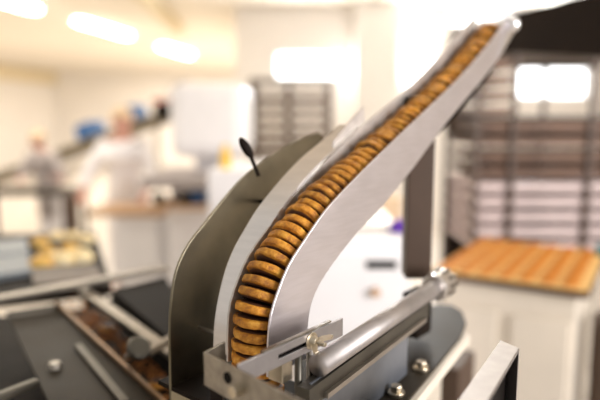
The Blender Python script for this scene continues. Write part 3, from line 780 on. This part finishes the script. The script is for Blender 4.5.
# back wall with window openings, built of pieces around them
xr = lambda p: atY(p, 100, YB).x
zr_ = lambda p: atY(300, p, YB).z
wins = [(274, 346, 50, 80), (402, 436, 20, 88), (446, 570, 6, 26), (512, 590, 66, 99)]
wins = [(xr(a), xr(b), zr_(d), min(CZ-.03, zr_(c))) for a, b, c, d in wins]
bm = bmesh.new()
def wpiece(x0, x1, z0, z1):
    if x1 > x0 and z1 > z0: box(bm, ((x0+x1)/2, YB+.1, (z0+z1)/2), (x1-x0, .2, z1-z0))
XL = xr(236); XR = 9.0
xs = sorted({XL, XR, *[w[0] for w in wins], *[w[1] for w in wins]}); zs_ = sorted({0, CZ, *[w[2] for w in wins], *[w[3] for w in wins]})
for x0, x1 in zip(xs, xs[1:]):
    for z0, z1 in zip(zs_, zs_[1:]):
        cx_, cz_ = (x0+x1)/2, (z0+z1)/2
        if not any(w[0] < cx_ < w[1] and w[2] < cz_ < w[3] for w in wins): wpiece(x0, x1, z0, z1)
bmesh.ops.remove_doubles(bm, verts=bm.verts, dist=1e-5)
struct(obj('wall_back', bm, M['wall']))
for i, w in enumerate(wins):
    wn = struct(obj('window_%d' % (i+1), B(((w[0]+w[1])/2, YB+.14, (w[2]+w[3])/2), (w[1]-w[0], .02, w[3]-w[2])), M['pane']))
    bm = bmesh.new(); fw = .05
    box(bm, ((w[0]+w[1])/2, YB+.11, w[2]+fw/2), (w[1]-w[0], .05, fw)); box(bm, ((w[0]+w[1])/2, YB+.11, w[3]-fw/2), (w[1]-w[0], .05, fw))
    box(bm, (w[0]+fw/2, YB+.11, (w[2]+w[3])/2), (fw, .05, w[3]-w[2])); box(bm, (w[1]-fw/2, YB+.11, (w[2]+w[3])/2), (fw, .05, w[3]-w[2]))
    obj('window_frame', bm, M['white'], wn)
sx0 = wins[3]
struct(obj('trim_2', B(((sx0[0]+sx0[1])/2, YB-.03, sx0[2]-.14), (sx0[1]-sx0[0]+.1, .06, .26)), M['wall']))
# wall return at the left end of the back wall, and right wall
wall_seg('wall_return', (XL+.1, YB+.2), (XL+.1, 20.4), 0, CZ, .2, M['wall'])
wall_seg('wall_right', (8.9, 1.5), (8.9, YB), 0, CZ, .2, M['wall'])
# pillar
q = xr(374); struct(obj('trim_3', B((q, YB-.15, CZ/2), (xr(396)-xr(352), .3, CZ)), M['wall']))
# ceiling lamps
lamps = [((-22, -6), (36, 10)), ((78, 21), (128, 36)), ((162, 46.5), (190, 55))]
for i, (p, q) in enumerate(lamps):
    a = atZ(p[0], p[1], CZ-.07); b = atZ(q[0], q[1], CZ-.07); c = (a+b)/2
    lt_ = thing('ceiling_light', ['fluorescent ceiling light at the far left, cut by the frame', 'middle of the three fluorescent ceiling lights', 'smallest and farthest of the three fluorescent ceiling lights'][i], 'light', (c.x, c.y, CZ), 'fluorescent ceiling lights')
    obj('housing', Bm(a+Z*.045, b+Z*.045, .20, .05), M['white'], lt_, bevel=.004)
    obj('diffuser', Bm(a, b, .16, .05), M['lampmat'], lt_, bevel=.008)
# ceiling beams / conduit
struct(obj('trim_4', Bm(atZ(108, -40, CZ-.1), atZ(180, 30, CZ-.1), .12, .18), M['band']))

# ---------------------------------------------------------------- light
w = bpy.data.worlds.new('world'); SC.world = w; w.use_nodes = True
bg = w.node_tree.nodes['Background']; bg.inputs[0].default_value = (1.0, .94, .87, 1); bg.inputs[1].default_value = .55
def area(name, loc, target, size, sy, e, col):
    l = bpy.data.lights.new(name, 'AREA'); l.shape = 'RECTANGLE'; l.size = size; l.size_y = sy; l.energy = e; l.color = col
    o = bpy.data.objects.new(name, l); COL.objects.link(o); o.location = loc
    o.rotation_euler = (Vector(target)-Vector(loc)).to_track_quat('-Z', 'Y').to_euler()
    return o
for i, wv_ in enumerate(wins[:3]):
    area('window_daylight', ((wv_[0]+wv_[1])/2, YB-.05, (wv_[2]+wv_[3])/2), ((wv_[0]+wv_[1])/2*.3, 0, 1.0), wv_[1]-wv_[0], wv_[3]-wv_[2], 50, (.95, .97, 1))
area('ceiling_fill', (-3.0, 15, CZ-.15), (-3.0, 15, 0), 3, 8, 420, (1, .96, .90))  # area light added under the ceiling to brighten the dark hall
area('ceiling_fill', (-8, 8, CZ-.15), (-8, 8, 0), 3, 8, 260, (1, .96, .90))  # likewise added, lifts the left side of the hall
area('ceiling_fill', (-3.0, 6, CZ-.15), (-3.0, 6, 0), 1, 6, 120, (1, .94, .82))
area('ceiling_fill', (1.0, 4.2, CZ-.1), (1.0, 4.2, 0), .4, 4, 60, (1, .95, .85))

area('side_key_light', (3.2, -1.2, 2.2), (.7, 3.0, 1.1), 2.2, 1.8, 190, (1, .97, .97))  # off-frame key light added to brighten plates and white fronts, no window there
SC.view_settings.view_transform = 'Standard'; SC.view_settings.look = 'None'; SC.view_settings.gamma = 1
SC.view_settings.exposure = .15; SC.view_settings.use_curve_mapping = False
SC.cycles.use_denoising = True
SC.cycles.max_bounces = 6; SC.cycles.caustics_reflective = False; SC.cycles.caustics_refractive = False
